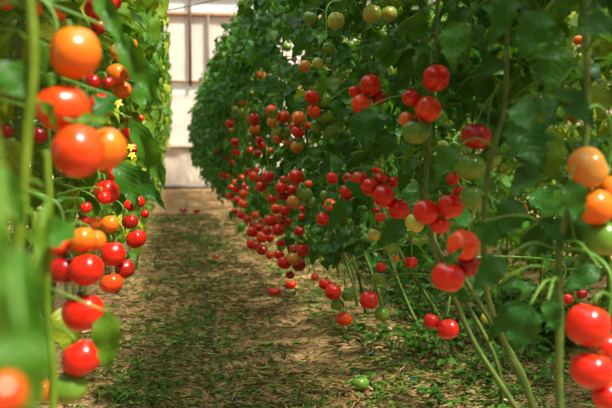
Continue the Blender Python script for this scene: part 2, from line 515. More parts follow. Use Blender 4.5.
def calyx_mesh(seed, z0):
    r_ = random.Random(seed); mb = MB(); n = 6
    for k in range(n):
        a = 2 * math.pi * k / n + r_.uniform(-.2, .2); L = r_.uniform(.32, .44)
        pts = []
        for i in range(6):
            t = i / 5; rr = .02 + L * t
            z = z0 + .03 + .055 * math.sin(min(1, t * 1.3) * 2.2) + (t ** 2) * r_.uniform(0, .05) + .02
            w = .045 * math.sin(math.pi * (.25 + .75 * t)) * (1 - t * .3) + .002
            c, s = math.cos(a), math.sin(a)
            pts.append(((rr * c - w * s, rr * s + w * c, z), (rr * c, rr * s, z - .008), (rr * c + w * s, rr * s - w * c, z)))
        V = [p for row in pts for p in row]
        Q = [(i * 3 + j, (i + 1) * 3 + j, (i + 1) * 3 + j + 1, i * 3 + j + 1) for i in range(5) for j in range(2)]
        mb.add(V, Q)
    mb.tube([(0, 0, z0 + .0), (0, 0, z0 + .08), (0, .01, z0 + .16)], [.05, .03, .026], 8)
    return mesh_np('calyx', np.concatenate(mb.V), np.concatenate(mb.Q), M['calyx'], np.concatenate(mb.U), np.concatenate(mb.T))


CAL = [calyx_mesh(k, TOPZ[k]) for k in range(3)]

# clusters: (side, where it hangs, depth or None, [(px, py, px across, ripeness), ...]) nearest fruit first
SH, SU = 'shaded', 'sunlit'
CL_ = [
 # sunlit row, from the nearest fruit on
 (SU, 'near cluster by the pale stem', 1.16, [(78, 151, 53, 'S'), (63, 108, 54, 'S'), (75, 53, 52, 'O'), (104, 149, 46, 'O')]),
 (SU, 'gap behind the large near cluster', 1.75, [(100, 106, 26, 'R'), (93, 82, 15, 'D'), (108, 83, 12, 'D')]),
 (SU, 'sunlit top edge beside the pale stem', 1.7, [(59, 9, 19, 'O'), (39, 8, 15, 'O'), (5, 2, 17, 'S'), (64, 24, 12, 'O')]),
 (SU, 'cluster under the long overhanging leaf', 2.1, [(94, 9, 20, 'R'), (113, 3, 17, 'R'), (99, 27, 16, 'D')]),
 (SU, 'orange cluster beside the long grey-green leaf', 2.45, [(131, 71, 18, 'O'), (117, 74, 21, 'O'), (122, 90, 19, 'O'), (118, 52, 17, 'A'), (130, 45, 15, 'A')]),
 (SU, 'red cluster just beyond the large near cluster', 3.1, [(128, 134, 15, 'R'), (139, 130, 10, 'S'), (134, 148, 10, 'R'), (150, 163, 10, 'S'), (129, 119, 8, 'S'), (141, 118, 7, 'S')]),
 (SU, 'pair below the amber fruit of the large cluster', 2.1, [(107, 192, 25, 'R'), (116, 174, 19, 'R')]),
 (SU, 'small far fruit low above the path edge', 3.6, [(138, 202, 13, 'R'), (129, 206, 12, 'R'), (138, 181, 8, 'R'), (145, 214, 9, 'R')]),
 (SU, 'dark hollow behind the near hanging fruit', 1.9, [(86, 208, 12, 'R'), (104, 198, 13, 'R'), (84, 221, 13, 'D'), (95, 223, 14, 'O'), (46, 251, 14, 'D'), (39, 135, 18, 'D'), (6, 131, 14, 'D')]),
 (SU, 'cluster at the path edge above the debris', 2.35, [(113, 254, 26, 'R'), (111, 283, 23, 'S'), (110, 224, 18, 'O'), (125, 269, 20, 'D')]),
 (SU, 'glossy cluster hanging farthest into the path', 3.0, [(136, 239, 21, 'R'), (130, 222, 16, 'D')]),
 (SU, 'crowded lower cluster above the hanging leaf', 1.55, [(86, 270, 35, 'R'), (83, 240, 28, 'O'), (63, 270, 28, 'D'), (95, 241, 22, 'O'), (60, 246, 22, 'S'), (83, 312, 42, 'R'), (96, 318, 22, 'D')]),
 (SU, 'lowest cluster beside the hanging oval leaf', 1.42, [(81, 358, 38, 'R'), (69, 388, 36, 'G'), (44, 391, 24, 'O')]),
 (SU, 'nearest corner beside the blurred shoot', .41, [(3, 394, 44, 'S')]),
 # shaded row, nearest fruit first
 (SH, 'big low cluster at the near end', 1.36, [(588, 325, 44, 'R'), (592, 370, 43, 'R'), (609, 396, 34, 'R'), (605, 346, 30, 'R')]),
 (SH, 'orange cluster on the nearest thick stem', 1.45, [(588, 168, 42, 'B'), (596, 207, 38, 'O'), (604, 238, 36, 'G'), (612, 190, 30, 'O')]),
 (SH, 'trio half hidden by a grey-green leaf', 1.75, [(463, 245, 32, 'S'), (448, 277, 34, 'R'), (469, 266, 26, 'D')]),
 (SH, 'cluster hanging on the tall curved stem', 1.95, [(476, 136, 30, 'D'), (471, 167, 31, 'G'), (474, 197, 27, 'G'), (491, 157, 22, 'G')]),
 (SH, 'pair of tiny fruit behind that curved stem', 3.1, [(443, 146, 12, 'Y'), (454, 147, 12, 'G')]),
 (SH, 'glossy trio in the middle height gap', 2.05, [(451, 206, 27, 'R'), (426, 212, 26, 'R'), (440, 225, 20, 'R'), (415, 223, 20, 'Y'), (453, 179, 13, 'R'), (459, 192, 13, 'R')]),
 (SH, 'upper cluster with the pumpkin-shaped fruit', 2.1, [(436, 78, 28, 'R'), (428, 109, 26, 'S'), (416, 132, 27, 'G'), (411, 98, 18, 'R'), (408, 120, 18, 'O')]),
 (SH, 'tight upper cluster above the hanging grey leaf', 2.7, [(371, 85, 22, 'R'), (361, 104, 20, 'S'), (379, 98, 16, 'D'), (355, 92, 13, 'R')]),
 (SH, 'green fruit beneath the top edge', 2.9, [(372, 14, 19, 'Y'), (389, 14, 17, 'Y'), (394, 1, 18, 'G')]),
 (SH, 'single green spot at the leafy top', 3.1, [(336, 21, 18, 'Y')]),
 (SH, 'sparse green fruit among upper leaves', 3.3, [(310, 18, 14, 'G'), (329, 48, 13, 'G'), (305, 66, 12, 'B'), (318, 63, 12, 'Y'), (332, 63, 13, 'G')]),
 (SH, 'mixed red and green cluster at upper middle', 3.4, [(312, 97, 15, 'R'), (325, 100, 15, 'G'), (314, 111, 14, 'S'), (325, 116, 17, 'G'), (317, 126, 14, 'G'), (331, 130, 13, 'G')]),
 (SH, 'tiny orange fruit in the leafy upper end', 3.6, [(578, 40, 10, 'O'), (572, 117, 9, 'R')]),
 (SH, 'central big red cluster', 2.65, [(384, 196, 23, 'R'), (399, 210, 22, 'R'), (370, 187, 18, 'R'), (360, 179, 18, 'R'), (350, 179, 15, 'D'), (381, 180, 15, 'R'), (394, 182, 12, 'R')]),
 (SH, 'small fruit tucked behind the central cluster', 3.1, [(346, 191, 13, 'R'), (347, 201, 12, 'D'), (376, 170, 9, 'R'), (380, 217, 11, 'S'), (376, 210, 7, 'R')]),
 (SH, 'small cluster with the star-topped fruit', 3.25, [(330, 205, 13, 'S'), (332, 178, 12, 'R'), (323, 219, 14, 'R'), (341, 218, 13, 'D'), (325, 195, 10, 'G')]),
 (SH, 'cluster of red fruit around two green ones', 3.65, [(296, 177, 16, 'R'), (305, 194, 15, 'G'), (294, 202, 15, 'B'), (311, 202, 13, 'G'), (281, 188, 12, 'R'), (292, 190, 11, 'R'), (283, 196, 11, 'D'), (284, 180, 9, 'R'), (308, 184, 9, 'S')]),
 (SH, 'pale pair below the central cluster', 2.8, [(374, 235, 14, 'Y'), (390, 247, 14, 'G'), (396, 258, 7, 'O')]),
 (SH, 'low fruit above the green weeds', 2.9, [(411, 262, 13, 'R'), (381, 267, 10, 'R'), (379, 278, 14, 'G')]),
 (SH, 'low cluster over the crooked bare stems', 3.1, [(333, 292, 17, 'R'), (325, 284, 13, 'R'), (348, 295, 13, 'G'), (337, 304, 13, 'G'), (344, 319, 16, 'S')]),
 (SH, 'low heart-shaped pair near the ground', 2.9, [(369, 300, 19, 'R'), (382, 314, 16, 'G')]),
 (SH, 'low near pair by the yellowish bare stems', 2.35, [(448, 329, 22, 'R'), (432, 321, 17, 'R')]),
 (SH, 'low scattered fruit behind the nearest stem', 3.0, [(568, 299, 11, 'R'), (582, 294, 11, 'D'), (588, 280, 10, 'D'), (486, 318, 11, 'Y')]),
 (SH, 'bottom cluster over the bare soil', 4.1, [(303, 250, 13, 'R'), (294, 259, 14, 'B'), (299, 265, 14, 'D'), (284, 263, 14, 'R'), (279, 255, 11, 'R'), (294, 249, 9, 'R'), (290, 275, 9, 'D')]),
 (SH, 'pair of small fruit hung before bare stems', 4.0, [(299, 231, 11, 'D'), (315, 277, 8, 'S'), (302, 217, 7, 'R'), (302, 209, 7, 'R')]),
 (SH, 'crowded band beside the path, nearer half', 4.7, [(278, 230, 13, 'R'), (270, 221, 13, 'R'), (286, 211, 12, 'R'), (276, 209, 11, 'S'), (282, 221, 10, 'R'), (288, 222, 9, 'R'), (272, 199, 10, 'R'), (267, 231, 10, 'R'), (281, 243, 9, 'R')]),
 (SH, 'crowded band beside the path, lower middle', 5.2, [(262, 237, 12, 'S'), (252, 232, 11, 'R'), (260, 228, 9, 'R'), (270, 238, 9, 'R'), (262, 250, 11, 'R'), (257, 246, 10, 'R'), (252, 244, 11, 'R'), (270, 255, 9, 'S')]),
 (SH, 'two-fruit cluster above the crowded band', 5.0, [(268, 177, 13, 'R'), (261, 187, 11, 'R'), (276, 217, 8, 'S'), (270, 218, 9, 'R')]),
 (SH, 'small fruit band past the crowded one', 6.2, [(253, 176, 10, 'S'), (249, 172, 8, 'R'), (257, 170, 6, 'R'), (252, 189, 9, 'G'), (257, 179, 7, 'R')]),
 (SH, 'lower far band by the path', 6.4, [(255, 215, 8, 'S'), (247, 219, 8, 'R'), (253, 225, 8, 'R'), (241, 215, 9, 'R'), (243, 204, 10, 'S'), (238, 200, 9, 'R'), (244, 194, 9, 'S'), (261, 222, 7, 'R')]),
 (SH, 'tiny fruit band where leaves turn dense', 7.3, [(242, 186, 9, 'D'), (241, 178, 7, 'R'), (247, 189, 6, 'R'), (236, 190, 8, 'R'), (231, 187, 6, 'R'), (230, 196, 8, 'R'), (235, 182, 6, 'S'), (235, 211, 7, 'D')]),
 (SH, 'farthest tiny fruit at path height', 8.6, [(222, 175, 7, 'R'), (227, 176, 6, 'S'), (218, 151, 5, 'D'), (227, 158, 5, 'D'), (232, 162, 6, 'R')]),
 (SH, 'bright upper cluster by the far foliage', 6.0, [(254, 119, 12, 'R'), (255, 129, 11, 'O'), (251, 137, 11, 'G')]),
 (SH, 'far upper fruit near the end wall', 7.4, [(230, 124, 9, 'R'), (243, 112, 9, 'Y'), (235, 109, 7, 'Y'), (236, 117, 7, 'G'), (243, 103, 8, 'O'), (232, 131, 7, 'A')]),
 (SH, 'far stacked fruit at eye height', 7.3, [(235, 142, 9, 'R'), (236, 152, 9, 'R'), (250, 150, 7, 'R')]),
 (SH, 'partly hidden fruit behind small leaves', 5.8, [(259, 140, 8, 'R'), (261, 145, 9, 'R'), (258, 153, 8, 'D'), (271, 150, 7, 'O')]),
 (SH, 'row of ribbed fruit at upper middle', 4.7, [(272, 111, 13, 'S'), (272, 122, 11, 'A'), (284, 117, 14, 'S'), (277, 130, 10, 'Y'), (285, 132, 12, 'G'), (278, 139, 11, 'O'), (288, 142, 8, 'O')]),
 (SH, 'ribbed orange cluster at upper middle', 4.1, [(299, 118, 14, 'O'), (298, 132, 13, 'R'), (294, 127, 10, 'R'), (297, 147, 13, 'B'), (309, 126, 8, 'R')]),
 (SH, 'lone fruit high in the far foliage', 6.5, [(261, 75, 9, 'O'), (287, 47, 10, 'G'), (298, 51, 11, 'G')]),
]
ORD = ['', 'second', 'third', 'fourth', 'fifth', 'sixth', 'seventh', 'eighth', 'ninth']


def size_word(mm):
    return 'small' if mm < .05 else ('large' if mm > .077 else '')


fruit = []          # dicts
for ci, (row, where, dep, items) in enumerate(CL_):
    group = 'tomatoes hanging in the %s row' % row
    n = len(items); order = sorted(range(n), key=lambda i: items[i][1])
    cols = [it[3] for it in items]
    for i, (px, py, dp, c) in enumerate(items):
        if n == 1: pos = 'the'
        if n == 1:
            lab = '%s tomato, the %s' % (CNAME[c], where)
        elif cols.count(c) == 1:
            lab = '%s tomato, only such in the %s' % (CNAME[c], where)
        else:
            same = [k for k in order if items[k][3] == c]; r0 = same.index(i)
            if len(same) == 2: w = ('upper', 'lower')[r0]
            elif r0 == 0: w = 'highest'
            elif r0 == len(same) - 1: w = 'lowest'
            else: w = ORD[r0] + ' highest'
            lab = '%s tomato, %s such in the %s' % (CNAME[c], w, where) if len(set(cols)) > 1 else '%s tomato, %s in the %s' % (CNAME[c], w, where)
        # a touch of spread in depth inside a cluster
        d = dep * (1 + (.004 * i))
        fruit.append(dict(px=px, py=py, dp=dp, c=c, d=d, lab=lab, row=row, cl=ci, group=group))
for f in fruit:
    f['p'] = np.array(at(f['px'], f['py'], f['d'])); f['r'] = f['dp'] * f['d'] / F * .5
for _ in range(40):
    moved = False
    for i in range(len(fruit)):
        for j in range(i + 1, len(fruit)):
            a, b2 = fruit[i], fruit[j]
            if np.linalg.norm(a['p'] - b2['p']) < (a['r'] + b2['r']) * .93:
                b2['d'] += .006; b2['p'] = np.array(at(b2['px'], b2['py'], b2['d'])); b2['r'] = b2['dp'] * b2['d'] / F * .5; moved = True
    if not moved: break

FPX = np.array([f['px'] for f in fruit], float); FPY = np.array([f['py'] for f in fruit], float)
FR = np.array([f['dp'] / 2 for f in fruit], float); FD = np.array([f['d'] for f in fruit], float)
# the three nearest stems of the shaded row stay free of leaves too
for pts_, d_ in (([(585, -20), (587, 53), (585, 145), (567, 215), (559, 250), (560, 310), (561, 420)], 1.5), ([(512, -20), (507, 42), (505, 105), (496, 140), (486, 185), (484, 240), (488, 298), (507, 348), (535, 412)], 1.85), ([(454, 298), (476, 346), (507, 394)], 2.2)):
    for (x0_, y0_), (x1_, y1_) in zip(pts_[:-1], pts_[1:]):
        for t_ in (0, .33, .66):
            FPX = np.append(FPX, x0_ + (x1_ - x0_) * t_); FPY = np.append(FPY, y0_ + (y1_ - y0_) * t_); FR = np.append(FR, 3.0); FD = np.append(FD, d_)


def keep_clear(mid, L, margin=.35, p_hide=.93, z=1.0):
    """prune leaves that would hang in front of fruit, into the path, or against the lens"""
    px, py, d = view(mid)
    Lp = L / np.maximum(d, .05) * F
    k = np.ones(len(mid), bool)
    dist = np.hypot(px[:, None] - FPX[None], py[:, None] - FPY[None])
    hit = ((dist < FR[None] * .92 + margin * Lp[:, None]) & (d[:, None] < FD[None] + .02)).any(1) & (d > .05)
    rr = rng.random(len(mid))
    k &= ~(hit & (rr < p_hide))
    x, y, zz = mid[:, 0], mid[:, 1], mid[:, 2]
    lim_r = np.where(zz > 1.0, .44, .52) + .02 * np.sin(y * 2)
    lim_r = np.where((y > 5.5) & (zz > .6) & (zz < 1.7), .20, lim_r)
    lim_l = np.where(zz > 1.25, 0.0, np.where(zz > .95, -.05, -.16))
    k &= ~((x > lim_l - L * .3) & (x < lim_r + L * .3))
    k &= np.linalg.norm(mid - CL, axis=1) > .75
    return k


# ------------------------------------------------------------------ tomato plants
ORDN = ['nearest', 'second', 'third', 'fourth', 'fifth', 'sixth', 'seventh', 'eighth', 'ninth', 'tenth', 'eleventh', 'twelfth']
plants = []


def stem_path(row, y, r_):
    if row == SH:
        a = 1.05 + r_.uniform(-.06, .06); b = (.73 if y < 5.5 else .60) + r_.uniform(-.05, .05)
        g0 = gz(a, y)
        pts = [(a, y + r_.uniform(-.25, .1), g0 - .03), (a - .06, y + r_.uniform(-.1, .05), .22), (b + .09, y, .6), (b, y, 1.05), (b + r_.uniform(-.03, .05), y, 1.6), (b + r_.uniform(-.03, .05), y, 2.15)]
    elif row == SU:
        a = -.58 + r_.uniform(-.06, .06); b = -.40 + r_.uniform(-.04, .04)
        pts = [(a, y + r_.uniform(-.15, .15), gz(a, y) - .03), (a + .03, y, .25), (b - .03, y, .6), (b, y, 1.05), (b + .05, y, 1.6), (b + .06 + r_.uniform(-.03, .05), y, 2.15)]
    else:
        a = row + r_.uniform(-.06, .06)
        pts = [(a, y, gz(a, y) - .03), (a, y, .5), (a + r_.uniform(-.05, .05), y, 1.1), (a + r_.uniform(-.05, .05), y, 2.1)]
    return spline(pts, 6)


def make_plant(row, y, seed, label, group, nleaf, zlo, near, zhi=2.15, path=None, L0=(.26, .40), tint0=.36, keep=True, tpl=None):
    r_ = random.Random(seed)
    P = stem_path(row, y, r_) if path is None else path
    root = empty('tomato_plant', (float(P[0][0]), float(P[0][1]), float(gz(P[0][0], P[0][1]))), label, 'plant', group)
    mb = MB(); mb.tube(P, np.linspace(.0085, .005, len(P)), 8 if near else 6)
    # nodes swell a little
    st = mb.build('main_stem', M['woody'] if near else M['stem'], root)
    fo = Foliage(tpl or (LF_MID if near else LF_FAR))
    zz = P[:, 2]
    for i in range(nleaf):
        t = (i + r_.random()) / nleaf
        z = zlo + (zhi - zlo) * t ** .85
        k = min(len(P) - 1, int(np.searchsorted(zz, z))); p = P[k].copy(); p[2] = min(z, P[-1][2])
        az = i * 2.399 + r_.uniform(-.5, .5)
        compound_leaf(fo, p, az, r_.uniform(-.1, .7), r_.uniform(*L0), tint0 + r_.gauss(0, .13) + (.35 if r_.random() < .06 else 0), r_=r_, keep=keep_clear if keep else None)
    if fo.finish():
        fo.mb.build('foliage', M['leaf'], root)
    plants.append(dict(root=root, P=P, row=row, y=y))
    return root


# shaded row beside the path
CUST = {0: ([(585, -20), (587, 53), (585, 145), (567, 215), (559, 250), (560, 310), (561, 420)], 1.5),
        1: ([(512, -20), (507, 42), (505, 105), (496, 140), (486, 185), (484, 240), (488, 298), (507, 348), (535, 412)], 1.85),
        2: ([(438, -20), (436, 60), (430, 120), (426, 200), (437, 260), (454, 298), (476, 346), (507, 394), (525, 425)], 2.2)}
ysr = [1.48, 1.80, 2.15, 2.45, 2.72, 3.15, 3.55] + list(np.arange(3.95, 18.9, .38))
for i, y in enumerate(ysr):
    near = y < 5.5
    if i < 12:
        lab = 'staked tomato plant, %s along the shaded row beside the path' % (ORDN[i] if i == 0 else ORDN[i] + ' from the camera')
    else:
        lab = ('dense leafy tomato plant, %s from camera in the shaded row' % ('thirteenth', 'fourteenth', 'fifteenth', 'sixteenth')[i - 12]) if i < 16 else 'dense leafy tomato plant in the far stretch of the shaded row'
    cp = None
    if i in CUST:
        w_ = [np.array(at(px, py, CUST[i][1])) for px, py in CUST[i][0]]; e_ = w_[-1]
        g_ = np.array([e_[0] + .08, e_[1] - .02, gz(e_[0] + .08, e_[1]) - .03]); cp = spline(w_[::1] + [(e_ * .4 + g_ * .6), g_], 5)[::-1]
        cp = np.vstack([cp, spline([cp[-1], cp[-1] + np.array([.01, .02, .5]), cp[-1] * np.array([1, 1, 0]) + np.array([0, .03, 2.15])], 6)[1:]])
    make_plant(SH, y + rng.uniform(-.03, .03), 100 + i, lab, 'tomato plants of the shaded row', 52 if near else 74, .80 if y < 3 else (.45 if y < 7 else .25), near, path=cp, zhi=2.15, L0=(.24, .38) if near else (.20, .31))  # low default tint: the row's shade is put into its leaf colour
# sunlit row
ysl = [.95, 1.3, 1.7, 2.1, 2.5, 2.9, 3.3] + list(np.arange(3.7, 18.9, .4))
for i, y in enumerate(ysl):
    near = y < 4.5
    if i < 12:
        lab = 'bright tomato plant, %s along the sunlit row of ripe clusters' % (ORDN[i] if i == 0 else ORDN[i] + ' from the camera')
    else:
        lab = 'leafy tomato plant in the far stretch of the sunlit row'
    make_plant(SU, y, 300 + i, lab, 'tomato plants of the sunlit row', 44 if near else 64, .6 if y < 4 else .35, near, tint0=.80, L0=(.32, .46) if y < 4.5 else (.22, .34))  # high yellowish tint paints sunlight into this row's leaf colour
# rows behind: one plant of each kind is built, the rest are copies
def copy_plant(src, x, y, rz, label, group):
    o = src.copy(); C.objects.link(o); o.location = (x, y, gz(x, y)); o.rotation_euler = (0, 0, rz); o['label'] = label; o['group'] = group
    for ch in list(src.children):
        c = ch.copy(); C.objects.link(c); c.parent = o
    return o


for rx, ystart, yend, lab, grp in ((2.05, 1.9, 12.0, 'leafy tomato plant in the row behind the shaded row', 'tomato plants of the row behind the shaded row'),
                                  (3.2, 3.0, 12.0, 'tomato plant deep behind the shaded row, two rows back', 'tomato plants two rows behind the shaded row'),
                                  (-1.75, 1.8, 8.0, 'leafy tomato plant in the row behind the sunlit row', 'tomato plants of the row behind the sunlit row')):
    protos = []
    yy = ystart; i = 0
    while yy < yend:
        if i < 3:
            o = make_plant(rx, yy, 500 + int(rx * 10) + i, ORDN[i] + ' from camera, ' + lab, grp, 52, .06, False, keep=False, tint0=.78); protos.append(o)  # raised tint: the brighter light back here is put into the leaf colour
        else:
            copy_plant(protos[i % 3], rx + rng.uniform(-.05, .05), yy, rng.uniform(0, 6.28), (ORDN[i] + ' from camera, ' + lab) if i < 12 else lab, grp)
        yy += .45; i += 1

# ------------------------------------------------------------------ fruit objects, trusses
def stem_point(pl, z):
    k = int(np.argmin(np.abs(pl['P'][:, 2] - z))); return pl['P'][k]


CLN = len(CL_)
for ci in range(CLN):
    fs = [f for f in fruit if f['cl'] == ci]; row = fs[0]['row']
    cen = np.mean([f['p'] for f in fs], 0); top = max(f['p'][2] + f['r'] for f in fs)
    cands = [pl for pl in plants if pl['row'] == row]
    pl = min(cands, key=lambda q: abs(q['y'] - cen[1]) + (0 if q['y'] > cen[1] - .05 else .15))
    away = np.array([.045 if row == SH else -.045, .05, 0])
    A = stem_point(pl, top + .07)
    low = min(f['p'][2] for f in fs)
    B1 = cen + away; B1[2] = top + .035
    B2 = cen + away * .8; B2[2] = (top + low) / 2 + .02
    B3 = cen + away * .6; B3[2] = low + .015
    cv = spline([A, (A + B1) / 2 + np.array([0, 0, .02]), B1, B2, B3], 7)
    mb = MB(); mb.tube(cv, np.linspace(.0038, .0022, len(cv)), 6)
    for f in fs:
        p = f['p']; r = f['r']
        k = int(np.argmin(np.linalg.norm(cv[7:] - (p + np.array([0, 0, r * 1.3])), axis=1))) + 7
        tgt = cv[k]
        ax = np.array([0, 0, 1.0]) + (tgt - p) / max(.03, np.linalg.norm(tgt - p)) * .6 + rng.normal(0, .12, 3)
        if (f['px'], f['py']) == (330, 205): ax = np.array([-.45, -1, .25])
        if (f['px'], f['py']) == (588, 168): ax = np.array([.75, -.2, .35])
        ax /= np.linalg.norm(ax); v = hash((f['px'], f['py'])) % 3
        f['v'] = v
        quat = Vector(ax).to_track_quat('Z', 'Y') @ Matrix.Rotation(rng.uniform(0, 6.28), 3, 'Z').to_quaternion()
        o = bpy.data.objects.new('tomato', TOM[f['c'], v]); C.objects.link(o)
        o.location = Vector(p); o.rotation_mode = 'QUATERNION'; o.rotation_quaternion = quat
        o.scale = (2 * r,) * 3
        tag(o, f['lab'], 'tomato', f['group'])
        c = bpy.data.objects.new('calyx', CAL[v]); C.objects.link(c); c.parent = o
        s0 = p + ax * r * 2 * (TOPZ[v] + .14); s1 = s0 + ax * .012
        mb.tube(spline([s0, s1, (s1 + tgt) / 2 + np.array([0, 0, .006]), tgt], 4), .0017 + r * .012, 6)
    mb.build('fruit_truss', M['truss'], pl['root'])


def ground_fruit(px, py, dp, c, lab, squash=.85, name='tomato', grp='fallen tomatoes on the ground'):
    d = 3.0
    for _ in range(60):
        p = at(px, py, d); d += (p.z - gz(p.x, p.y) - dp * d / F * .40) / max(.02, (py - 150) / F)
    r = dp * d / F * .5
    p = at(px, py, d); v = 0
    o = bpy.data.objects.new(name, TOM[c, v]); C.objects.link(o); o.location = p
    o.scale = (2 * r, 2 * r, 2 * r * squash); o.rotation_euler = (rng.uniform(-.3, .3), rng.uniform(-.3, .3), rng.uniform(0, 6))
    tag(o, lab, 'tomato', grp)
    c_ = bpy.data.objects.new('calyx', CAL[v]); C.objects.link(c_); c_.parent = o
    return o


ground_fruit(360, 383, 18, 'G', 'green tomato lying alone on bare soil near the front')
ground_fruit(274, 291, 13, 'R', 'oval red tomato fallen on soil, nearer of two under the hanging clusters', .7)
ground_fruit(291, 284, 11, 'R', 'red tomato fallen on soil, farther of two under the hanging clusters')
ground_fruit(183, 210, 8, 'D', 'small red tomato fallen at the far end of the path, beside the sunlit row', .6)
ground_fruit(197, 211, 7, 'D', 'small red tomato fallen at the far end of the path, middle of it', .6)
ground_fruit(217, 256, 9, 'D', 'crushed red tomato lying flat among path debris', .35)
ground_fruit(204, 263, 5, 'D', 'tiny red tomato scrap beside the crushed one on the path', .5)

# background fruit in the rows behind
k = 0
for rx, nn in ((2.1, 22), (3.35, 8), (-1.6, 7)):
    for _ in range(nn):
        y = rng.uniform(2.4, 7); z = rng.uniform(.4, 1.25) if rng.random() < .8 else rng.uniform(1.3, 1.9)
        c = 'RRDSOYG'[int(rng.integers(7))]; v = int(rng.integers(3))
        o = bpy.data.objects.new('tomato', TOM[c, v]); C.objects.link(o)
        o.location = (rx - .22 * (1 if rx > 0 else -1) + rng.uniform(-.06, .06), y, z); o.scale = (.065,) * 3; o.rotation_euler = (rng.uniform(-.4, .4), rng.uniform(-.4, .4), 0)
        tag(o, '%s tomato glimpsed through gaps, in the row behind the %s row' % (CNAME[c], SH if rx > 0 else SU), 'tomato', '%s tomatoes of the rows behind the %s row' % (CNAME[c], SH if rx > 0 else SU))
        cc = bpy.data.objects.new('calyx', CAL[v]); C.objects.link(cc); cc.parent = o

# ------------------------------------------------------------------ large single leaves near the lens
def blade(plant, b, t, wpx, d0, d1, tint, roll=0.0, droop=.15):
    """one leaflet from base (px,py) to tip (px,py), depths d0 to d1, with a stalk to its plant"""
    B0 = np.array(at(*b, d0)); T0 = np.array(at(*t, d1)); D = T0 - B0; L = np.linalg.norm(D)
    tocam = CL - B0; tocam /= np.linalg.norm(tocam)
    n = tocam + np.array([0, 0, .55]); Dn = D / L; s = np.cross(n, Dn); n = np.cross(Dn, s / np.linalg.norm(s))
    n = n * math.cos(roll) + s / np.linalg.norm(s) * math.sin(roll)
    wid = (wpx / F * (d0 + d1) / 2) / (L * .56)
    fo = Foliage(LF_BIG); fo.leaflet(B0, D, n, L * 1.04, wid, droop, tint); fo.finish()
    A = plant['P'][int(np.argmin(np.linalg.norm(plant['P'] - (B0 + np.array([0, 0, .03])), axis=1)))]
    lf = fo.mb.build('leaf', M['leaf'], plant['root'])
    sb = MB(); sb.tube(spline([B0, (A + B0) / 2 + np.array([0, 0, .02]), A], 6), .0020, 6)
    sb.V = [v - np.array(plant['root'].location) for v in sb.V]
    sk = sb.build('leaf_stalk', M['truss']); sk.parent = lf
    return lf


def nearest(row, y): return min([p for p in plants if p['row'] == row], key=lambda q: abs(q['y'] - y))


LB = [
 # row, base, tip, width, depth base, depth tip, tint
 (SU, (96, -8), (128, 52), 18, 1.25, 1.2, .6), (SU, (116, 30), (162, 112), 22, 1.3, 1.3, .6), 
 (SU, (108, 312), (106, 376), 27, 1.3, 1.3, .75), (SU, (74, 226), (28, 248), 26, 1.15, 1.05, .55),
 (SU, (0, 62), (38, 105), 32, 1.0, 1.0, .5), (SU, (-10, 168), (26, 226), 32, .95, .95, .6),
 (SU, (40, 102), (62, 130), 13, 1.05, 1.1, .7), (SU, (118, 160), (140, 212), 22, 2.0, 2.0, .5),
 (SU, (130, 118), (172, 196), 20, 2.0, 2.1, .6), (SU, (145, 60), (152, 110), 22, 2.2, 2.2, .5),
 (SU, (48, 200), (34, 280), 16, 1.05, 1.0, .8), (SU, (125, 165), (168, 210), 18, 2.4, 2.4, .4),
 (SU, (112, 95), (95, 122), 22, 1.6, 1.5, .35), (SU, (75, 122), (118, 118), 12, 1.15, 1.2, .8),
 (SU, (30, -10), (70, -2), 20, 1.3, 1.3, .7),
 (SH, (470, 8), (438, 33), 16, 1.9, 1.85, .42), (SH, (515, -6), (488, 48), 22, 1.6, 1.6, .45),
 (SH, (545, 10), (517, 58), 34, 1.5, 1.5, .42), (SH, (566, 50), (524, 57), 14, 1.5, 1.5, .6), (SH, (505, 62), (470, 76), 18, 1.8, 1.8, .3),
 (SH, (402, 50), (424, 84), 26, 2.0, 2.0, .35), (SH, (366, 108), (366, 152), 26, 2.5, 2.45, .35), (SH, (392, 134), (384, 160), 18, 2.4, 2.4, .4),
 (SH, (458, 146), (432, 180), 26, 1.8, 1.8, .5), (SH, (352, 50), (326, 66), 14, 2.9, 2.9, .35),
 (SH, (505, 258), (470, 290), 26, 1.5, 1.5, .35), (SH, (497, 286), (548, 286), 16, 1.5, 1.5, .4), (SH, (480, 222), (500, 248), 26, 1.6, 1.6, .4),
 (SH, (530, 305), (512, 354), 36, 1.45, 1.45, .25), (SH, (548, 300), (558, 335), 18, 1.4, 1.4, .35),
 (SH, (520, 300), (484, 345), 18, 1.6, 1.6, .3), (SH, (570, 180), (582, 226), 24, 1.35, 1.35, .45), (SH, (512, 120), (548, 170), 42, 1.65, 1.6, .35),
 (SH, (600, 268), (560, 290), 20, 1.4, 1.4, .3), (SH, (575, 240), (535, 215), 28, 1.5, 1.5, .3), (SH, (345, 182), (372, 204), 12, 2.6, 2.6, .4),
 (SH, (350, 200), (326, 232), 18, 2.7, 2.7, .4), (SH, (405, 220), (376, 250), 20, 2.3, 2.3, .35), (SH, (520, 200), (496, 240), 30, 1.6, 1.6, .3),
 (SH, (556, 90), (600, 128), 26, 1.5, 1.45, .3), (SH, (330, 100), (345, 120), 14, 3.0, 3.0, .35), (SH, (560, 140), (530, 190), 34, 1.7, 1.7, .85),  # last leaf: yellow-green tint paints in the light shining through it
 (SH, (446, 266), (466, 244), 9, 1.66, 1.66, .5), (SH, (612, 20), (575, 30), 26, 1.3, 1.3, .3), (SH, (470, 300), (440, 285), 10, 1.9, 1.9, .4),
 (SH, (410, 165), (398, 195), 14, 2.5, 2.5, .4), (SH, (520, 235), (560, 250), 30, 1.6, 1.6, .22), (SH, (310, 30), (290, 60), 14, 3.0, 3.0, .4), (SH, (388, 66), (352, 80), 16, 2.8, 2.8, .4),
]
